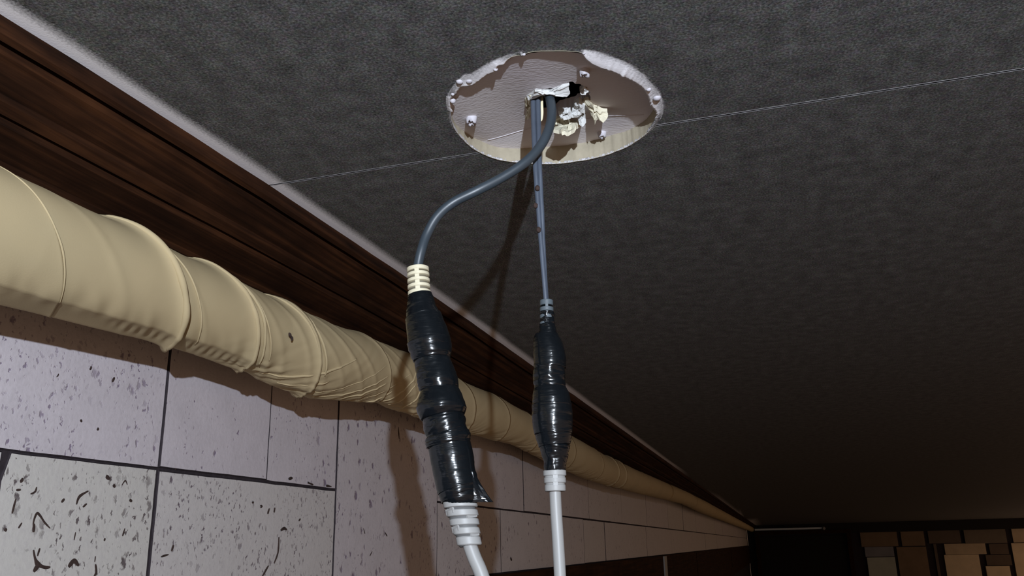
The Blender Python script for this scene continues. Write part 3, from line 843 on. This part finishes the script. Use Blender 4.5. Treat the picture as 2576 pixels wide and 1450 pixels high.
for fi, (f0, f1) in enumerate(zip(FOLDS, FOLDS[1:])):
    L = f1 - f0
    step = 0.0065 if 1.0 < f1 and f0 < 3.4 else (0.015 if f0 < 9 and f1 > 0 else 0.15)
    nr = max(3, int(L / step)); nph = 132 if step < .02 else 48
    vs = []; fs = []
    amp = STR.get(round(f1, 3), 0.005 if f1 < 9 else 0.002)
    for i in range(nr + 3):
        s_ = f0 + L * min(1, i / nr) - (0.02 if i == 0 else 0)
        lift = amp * math.exp((s_ - f1) / 0.018)
        if i == nr + 1: lift = -0.002
        if i == nr + 2: lift = -0.02
        if i <= nr: lift -= (0.002 if fi and STR.get(round(f0, 3), 0) > .004 else 0.0) * math.exp(-(s_ - f0) / 0.02)
        for k in range(nph):
            ph = 2 * math.pi * k / nph - math.pi + PHC
            d = ph - PHC
            Y = s_ + KS * d * min(1, abs(math.pi - abs(d)) * 2)
            Y = max(Y0, min(YF, Y))
            zc, r0 = lerp_tab(PT, Y)
            r = pipe_r(Y, s_, ph, r0) + lift
            vs.append((XP + math.cos(ph) * r, Y, zc + math.sin(ph) * r))
    for i in range(nr + 2):
        for k in range(nph):
            fs.append((i * nph + k, i * nph + (k + 1) % nph, (i + 1) * nph + (k + 1) % nph, (i + 1) * nph + k))
    mesh('cloth_turn', vs, fs, M['cloth'], pipe, smooth=True)
def on_pipe(s_, d, off):
    ph = PHC + d
    Y = s_ + KS * d
    zc, r0 = lerp_tab(PT, Y)
    r = pipe_r(Y, s_, ph, r0) + off
    return Vector((XP + math.cos(ph) * r, Y, zc + math.sin(ph) * r))
def hem(s0, s1, d0, d1, rad, name='cloth_hem', lift=.5):
    n = 60; P = []; R = []
    for i in range(n + 1):
        u = i / n; d = d0 + (d1 - d0) * u
        P.append(on_pipe(s0 + (s1 - s0) * u + 0.004 * mnoise.noise(Vector((d * 2, s0, 0))), d, lift * rad))
        R.append(rad * (0.35 + 0.65 * math.sin(math.pi * min(1, max(0, u))) ** .5) * (1 + .25 * mnoise.noise(Vector((d * 3, s0 * 5, 1)))))
    b_ = MB(); b_.sweep(P, R, 12); b_.build(name, M['cloth'], pipe, smooth=True)
hem(1.785, 1.785, -1.35, 1.9, .0095, lift=1.3)
hem(1.87, 1.85, -0.9, 1.2, .0028)
hem(2.125, 2.125, -1.1, 1.9, .0075, lift=1.1)
hem(2.165, 2.185, -0.7, 1.9, .0048)
hem(2.205, 2.195, -0.5, 1.2, .0025)
hem(1.38, 1.38, -0.7, 1.8, .0026)
hem(2.49, 2.47, -0.4, 1.9, .0065)
hem(2.53, 2.52, -0.3, 1.8, .0045)
rw = random.Random(5)
for i in range(11):
    s0 = 2.18 + 0.125 * i + rw.uniform(-.02, .02); d0 = -1.25 + rw.uniform(0, .15); d1 = rw.uniform(-.45, .6)
    k = 0.30 * (1 - smooth01((s0 - 2.5) / .9)) + 0.08
    hem(s0, s0 + k * (d1 - d0), d0, d1, rw.uniform(.0018, .0050), 'cloth_crease', -.1)
# a small dark mark on the cloth, built as a short strand
P = [on_x(x, y, XP + .133) for x, y in ((727, 838), (731, 846), (735, 852), (733, 858))]
b = MB(); b.sweep(spline(P, 10), [.002, .004, .005, .004, .003, .005, .004, .003, .003, .001], 6); b.build('dark_mark', M['gouge'], pipe)

# ------------------------------------------------------------------ hanging spliced cables
def path_y(pts):
    """(x, y, Y) -> points"""
    return [on_y(x, y, Y) for x, y, Y in pts]
def prof(tab, Y):
    """(ypx, xl, xr) rows on the plane Y -> axis points and radii"""
    pts = []; rad = []
    for row in tab:
        y, xl, xr = row[:3]
        a, c_ = on_y(xl, y, Y), on_y(xr, y, Y)
        pts.append((a + c_) / 2); rad.append((c_ - a).length / 2)
    return pts, rad
def dense(pts, rad, n):
    q = spline([(*p, ) for p in pts], n)
    rr_ = spline([(r, 0, 0) for r in rad], n)
    return q, [v.x for v in rr_]
def band(tab, Y, par, n=26, seed=0, mat='tape', name='tape_band', tilt=0.0, wr=0.05):
    p, r = prof(tab, Y); p, r = dense(p, r, n)
    # close both ends inwards so that a band shows a crisp lip
    t0 = (p[0] - p[1]).normalized(); t1 = (p[-1] - p[-2]).normalized()
    P = [p[0] + t0 * .0005] + p + [p[-1] + t1 * .0005]; R = [r[0] * .88] + r + [r[-1] * .88]
    b_ = MB()
    def fn(i, an):
        q = Vector((math.cos(an) * 1.3 + seed, math.sin(an) * 1.3, i * 0.16))
        return 1 + wr * mnoise.noise(q) + wr * .5 * mnoise.noise(q * 2.7)
    b_.sweep(P, R, 48, fn, tilt=tilt)
    return b_.build(name, M[mat], par, smooth=True)
def boot(par, p0, p1, r0, r1, n, mat, core, tilt=0.0, spine='both', fill=.62, name='strain_relief', corek=.76):
    """ribbed strain relief: rings on a core with ribs joining them"""
    p0, p1 = Vector(p0), Vector(p1); ax = (p1 - p0); L = ax.length; ax.normalize()
    b_ = MB(); core_b = MB()
    core_b.sweep([p0 + ax * L * .02, p1 - ax * L * .02], [r0 * corek, r1 * corek], 24)
    a = (CF - ax * CF.dot(ax)).normalized(); side = ax.cross(a)
    pitch = L / n
    for k in range(n):
        c0 = p0 + ax * (k * pitch); h = pitch * (fill if k < n - 1 else .95)
        if k == 0: h = pitch * max(fill, .72)
        r = r0 + (r1 - r0) * (k + .5) / n
        b_.sweep([c0, c0 + ax * h * .12, c0 + ax * h * .88, c0 + ax * h], [r * .93, r, r, r * .93], 28, tilt=tilt)
        if k < n - 1:
            sides = {'both': [(-a, 0)], 'alt': [(side * (1 if k % 2 else -1) * .75 - a * .65, 0)]}[spine]
            for d, _ in sides:
                d = d.normalized(); w = ax.cross(d)
                b_.box(c0 + ax * pitch * .9 + d * r * (.72 if spine == 'both' else .62), d * r * .25, w * r * (.20 if spine == 'both' else .40), ax * pitch * .32)
            if spine == 'both':
                b_.box(c0 + ax * pitch * .9 + a * r * .72, a * r * .25, side * r * .20, ax * pitch * .32)
    o = b_.build(name, M[mat], par)
    core_b.build('boot_core', M[core], o, smooth=True)
    for p in o.data.polygons: p.use_smooth = len(p.vertices) == 4
    o.data.set_sharp_from_angle(angle=0.6)
    return o

HY = on_z(1350, 240, 1.03).y
# ---- left cable
YL = 1.58
lc = empty('spliced_cable', on_y(1385, 250, HY))
tag(lc, 'left hanging cable, curving dark cord with cream ribbed end and lumpy black tape', 'cable')
P = path_y([(1372, 205, HY + .05), (1376, 232, HY + .02), (1384, 250, HY - .01), (1388, 290, HY - .035), (1377, 335, HY - .06), (1352, 378, HY - .08), (1313, 415, HY - .10), (1258, 450, HY - .12), (1200, 480, HY - .14),
            (1140, 510, HY - .15), (1100, 545, HY - .16), (1074, 590, HY - .165), (1060, 630, YL), (1052, 668, YL), (1051, 700, YL)])
cr = [.0108] * 15
p, r = dense(P, cr, 90)
b = MB(); b.sweep(p, [.0112 - .0012 * i / 90 for i in range(90)], 24, lambda i, an: 1 + .04 * mnoise.noise(Vector((i * .15, math.cos(an), math.sin(an)))))
b.build('dark_cord', M['cord_dark'], lc, smooth=True)
def on(x, y, Y): return on_y(x, y, Y)
sr = boot(lc, on(1051, 674, YL), on(1055.5, 748, YL), .0232, .0240, 5, 'boot_cream', 'boot_core', spine='both', fill=.60)
tag(sr, 'cream ribbed collar')
band([(742, 1028, 1084), (762, 1027, 1091), (778, 1026, 1096), (800, 1024, 1106)], YL, lc, seed=1, wr=.04)
band([(796, 1022, 1106), (815, 1025, 1114), (840, 1028, 1124), (862, 1030, 1131)], YL, lc, seed=2, wr=.02, tilt=.05)
band([(860, 1028, 1131), (880, 1034, 1133), (895, 1038, 1132), (906, 1043, 1130)], YL, lc, seed=3, wr=.03, tilt=.05)
band([(904, 1045, 1128), (925, 1049, 1136), (950, 1053, 1146), (968, 1056, 1150), (984, 1058, 1149)], YL, lc, seed=4, wr=.05, tilt=.06)
band([(980, 1061, 1150), (1000, 1057, 1160), (1020, 1053, 1168), (1036, 1055, 1170), (1050, 1064, 1166)], YL, lc, seed=5, wr=.035, tilt=.05)
band([(1048, 1067, 1163), (1062, 1067, 1168), (1085, 1074, 1172), (1100, 1078, 1175)], YL, lc, seed=6, wr=.06, tilt=-.06)
band([(1094, 1074, 1178), (1108, 1074, 1181), (1121, 1076, 1180)], YL, lc, seed=7, wr=.04, tilt=-.09)
band([(1118, 1080, 1180), (1150, 1086, 1188), (1180, 1092, 1192), (1205, 1097, 1197), (1232, 1104, 1203)], YL, lc, seed=8, wr=.025, tilt=-.03, n=34)
band([(1228, 1104, 1202), (1245, 1109, 1203), (1256, 1114, 1203), (1268, 1119, 1197)], YL, lc, seed=9, wr=.03, tilt=-.05)
# loose tail of the tape, sticking out to the right
vs = []; fs = []
rows = [(1188, 1180, 1195), (1203, 1180, 1200), (1218, 1180, 1208), (1232, 1180, 1217), (1246, 1180, 1226), (1256, 1180, 1233), (1264, 1180, 1240)]
for i, (y, xl, xr) in enumerate(rows):
    for k in range(6):
        x = xl + (xr - xl) * k / 5
        vs.append(on_y(x, y, YL - .010 - .006 * math.sin(k * .7 + i * .3)))
nn = len(vs); vs += [v + Vector((0, .004, 0)) for v in vs]
for i in range(len(rows) - 1):
    for k in range(5):
        q = (i * 6 + k, i * 6 + k + 1, (i + 1) * 6 + k + 1, (i + 1) * 6 + k)
        fs.append(q); fs.append(tuple(j + nn for j in q[::-1]))
rim_ = [k for k in range(6)] + [i * 6 + 5 for i in range(1, len(rows))] + [(len(rows) - 1) * 6 + k for k in range(4, -1, -1)] + [i * 6 for i in range(len(rows) - 2, 0, -1)]
for a, c in zip(rim_, rim_[1:] + rim_[:1]): fs.append((a, a + nn, c + nn, c))
mesh('tape_tail', vs, fs, M['tape'], lc, smooth=False)
bt = boot(lc, on(1156, 1262, YL), on(1182, 1374, YL), .0330, .0218, 5, 'white', 'boot_dark', tilt=.20, spine='alt', fill=.76, corek=.88, name='cable_boot')
tag(bt, 'white slotted boot')
P = path_y([(1176, 1350, YL), (1182, 1372, YL), (1194, 1405, YL), (1206, 1432, YL), (1216, 1460, YL), (1236, 1520, YL), (1262, 1620, YL + .02), (1285, 1760, YL + .05), (1300, 1980, YL + .1)])
p, r = dense(P, [.0132] * 9, 40); b = MB(); b.sweep(p, r, 22); tag(b.build('white_cord', M['cord_white'], lc, smooth=True), 'white cord')

# ---- right cable
YR = 1.70
rc = empty('spliced_cable', on_y(1350, 245, HY))
tag(rc, 'right hanging cable, thin straight grey cord with grey collar and smooth black tape', 'cable')
for k, off in enumerate((-1, 1)):
    P = []
    for i in range(40):
        y = 205 + (765 - 205) * i / 39
        x = lerp_tab([(205, 1346), (240, 1347), (330, 1349), (420, 1352), (520, 1358), (650, 1366), (757, 1374)], y)[0]
        tw = lerp_tab([(205, 6.6), (300, 6.2), (420, 5.4), (520, 4.4), (620, 2.6), (700, 1.4), (770, 1.0)], y)[0]
        wid = off * tw
        Yc = HY + (YR - HY) * smooth01((y - 240) / 200) + off * 0.0008 * (7.2 - tw) + .004
        P.append(on_y(x + wid, y, Yc))
    p, r = dense(P, [.0066] * 40, 90)
    b = MB(); b.sweep(p, [.0064 - .0016 * i / 90 for i in range(90)], 16, lambda i, an: 1 + .08 * mnoise.noise(Vector((i * .2, math.cos(an) + off * 3, math.sin(an)))))
    b.build('grey_cord', M['cord_grey'], rc, smooth=True)
for x, y in ((1352, 473), (1347, 517), (1355, 578)):
    c = on_y(x, y, YR - .006); b = MB(); b.sweep([c + Vector((0, 0, .006)), c + Vector((0, 0, .002)), c - Vector((0, 0, .004)), c - Vector((0, 0, .007))], [.002, .0055, .005, .002], 10)
    b.build('dirt_speck', M['gouge'], rc, smooth=True)
sr = boot(rc, on(1374.5, 756, YR), on(1377, 848, YR), .0140, .0158, 5, 'boot_grey', 'tape', spine='both', fill=.55)
tag(sr, 'grey ribbed collar')
band([(786, 1360, 1394), (800, 1360, 1394), (815, 1359, 1395), (826, 1358, 1397), (846, 1354, 1401)], YR, rc, seed=11, wr=.12, n=34)
band([(842, 1346, 1404), (856, 1343, 1409), (880, 1343, 1418), (905, 1344, 1423), (925, 1344, 1423)], YR, rc, seed=12, wr=.025, n=30, tilt=.03)
band([(922, 1343, 1421), (945, 1343, 1420), (962, 1344, 1421), (978, 1346, 1421)], YR, rc, seed=13, wr=.06, tilt=.02)
band([(975, 1345, 1423), (988, 1342, 1428), (1002, 1341, 1433), (1020, 1341, 1436)], YR, rc, seed=14, wr=.02, tilt=.03)
band([(1018, 1340, 1437), (1045, 1340, 1439), (1070, 1342, 1440), (1092, 1346, 1438)], YR, rc, seed=15, wr=.025, n=30)
band([(1090, 1347, 1438), (1105, 1351, 1437), (1122, 1356, 1434)], YR, rc, seed=16, wr=.03, tilt=-.05)
band([(1119, 1357, 1433), (1135, 1361, 1429), (1160, 1366, 1424), (1188, 1369, 1421)], YR, rc, seed=17, wr=.09, n=30, tilt=.08)
bt = boot(rc, on(1395, 1184, YR), on(1397, 1238, YR), .0238, .0205, 3, 'white', 'white', spine='both', fill=.82, corek=.9, name='cable_boot')
tag(bt, 'white ringed boot')
P = path_y([(1396, 1222, YR), (1396.5, 1240, YR), (1399, 1290, YR), (1403, 1350, YR), (1406, 1400, YR), (1409, 1455, YR), (1414, 1560, YR), (1422, 1720, YR), (1430, 1980, YR)])
p, r = dense(P, [.0117] * 9, 40); b = MB(); b.sweep(p, r, 22); tag(b.build('white_cord', M['cord_white'], rc, smooth=True), 'white cord')

# ---- stub of thin wire between the two cords
P = path_y([(1363, 240, HY + .03), (1363, 262, HY + .012), (1363.5, 285, HY + .005), (1362, 300, HY + .002), (1361, 305, HY)])
p, r = dense(P, [.0036, .0036, .0036, .003, .001], 24); b = MB(); b.sweep(p, r, 10)
tag(b.build('wire_stub', M['wire'], None, smooth=True), 'short cream wire stub hanging from the torn hole between the two dark cords', 'wire')
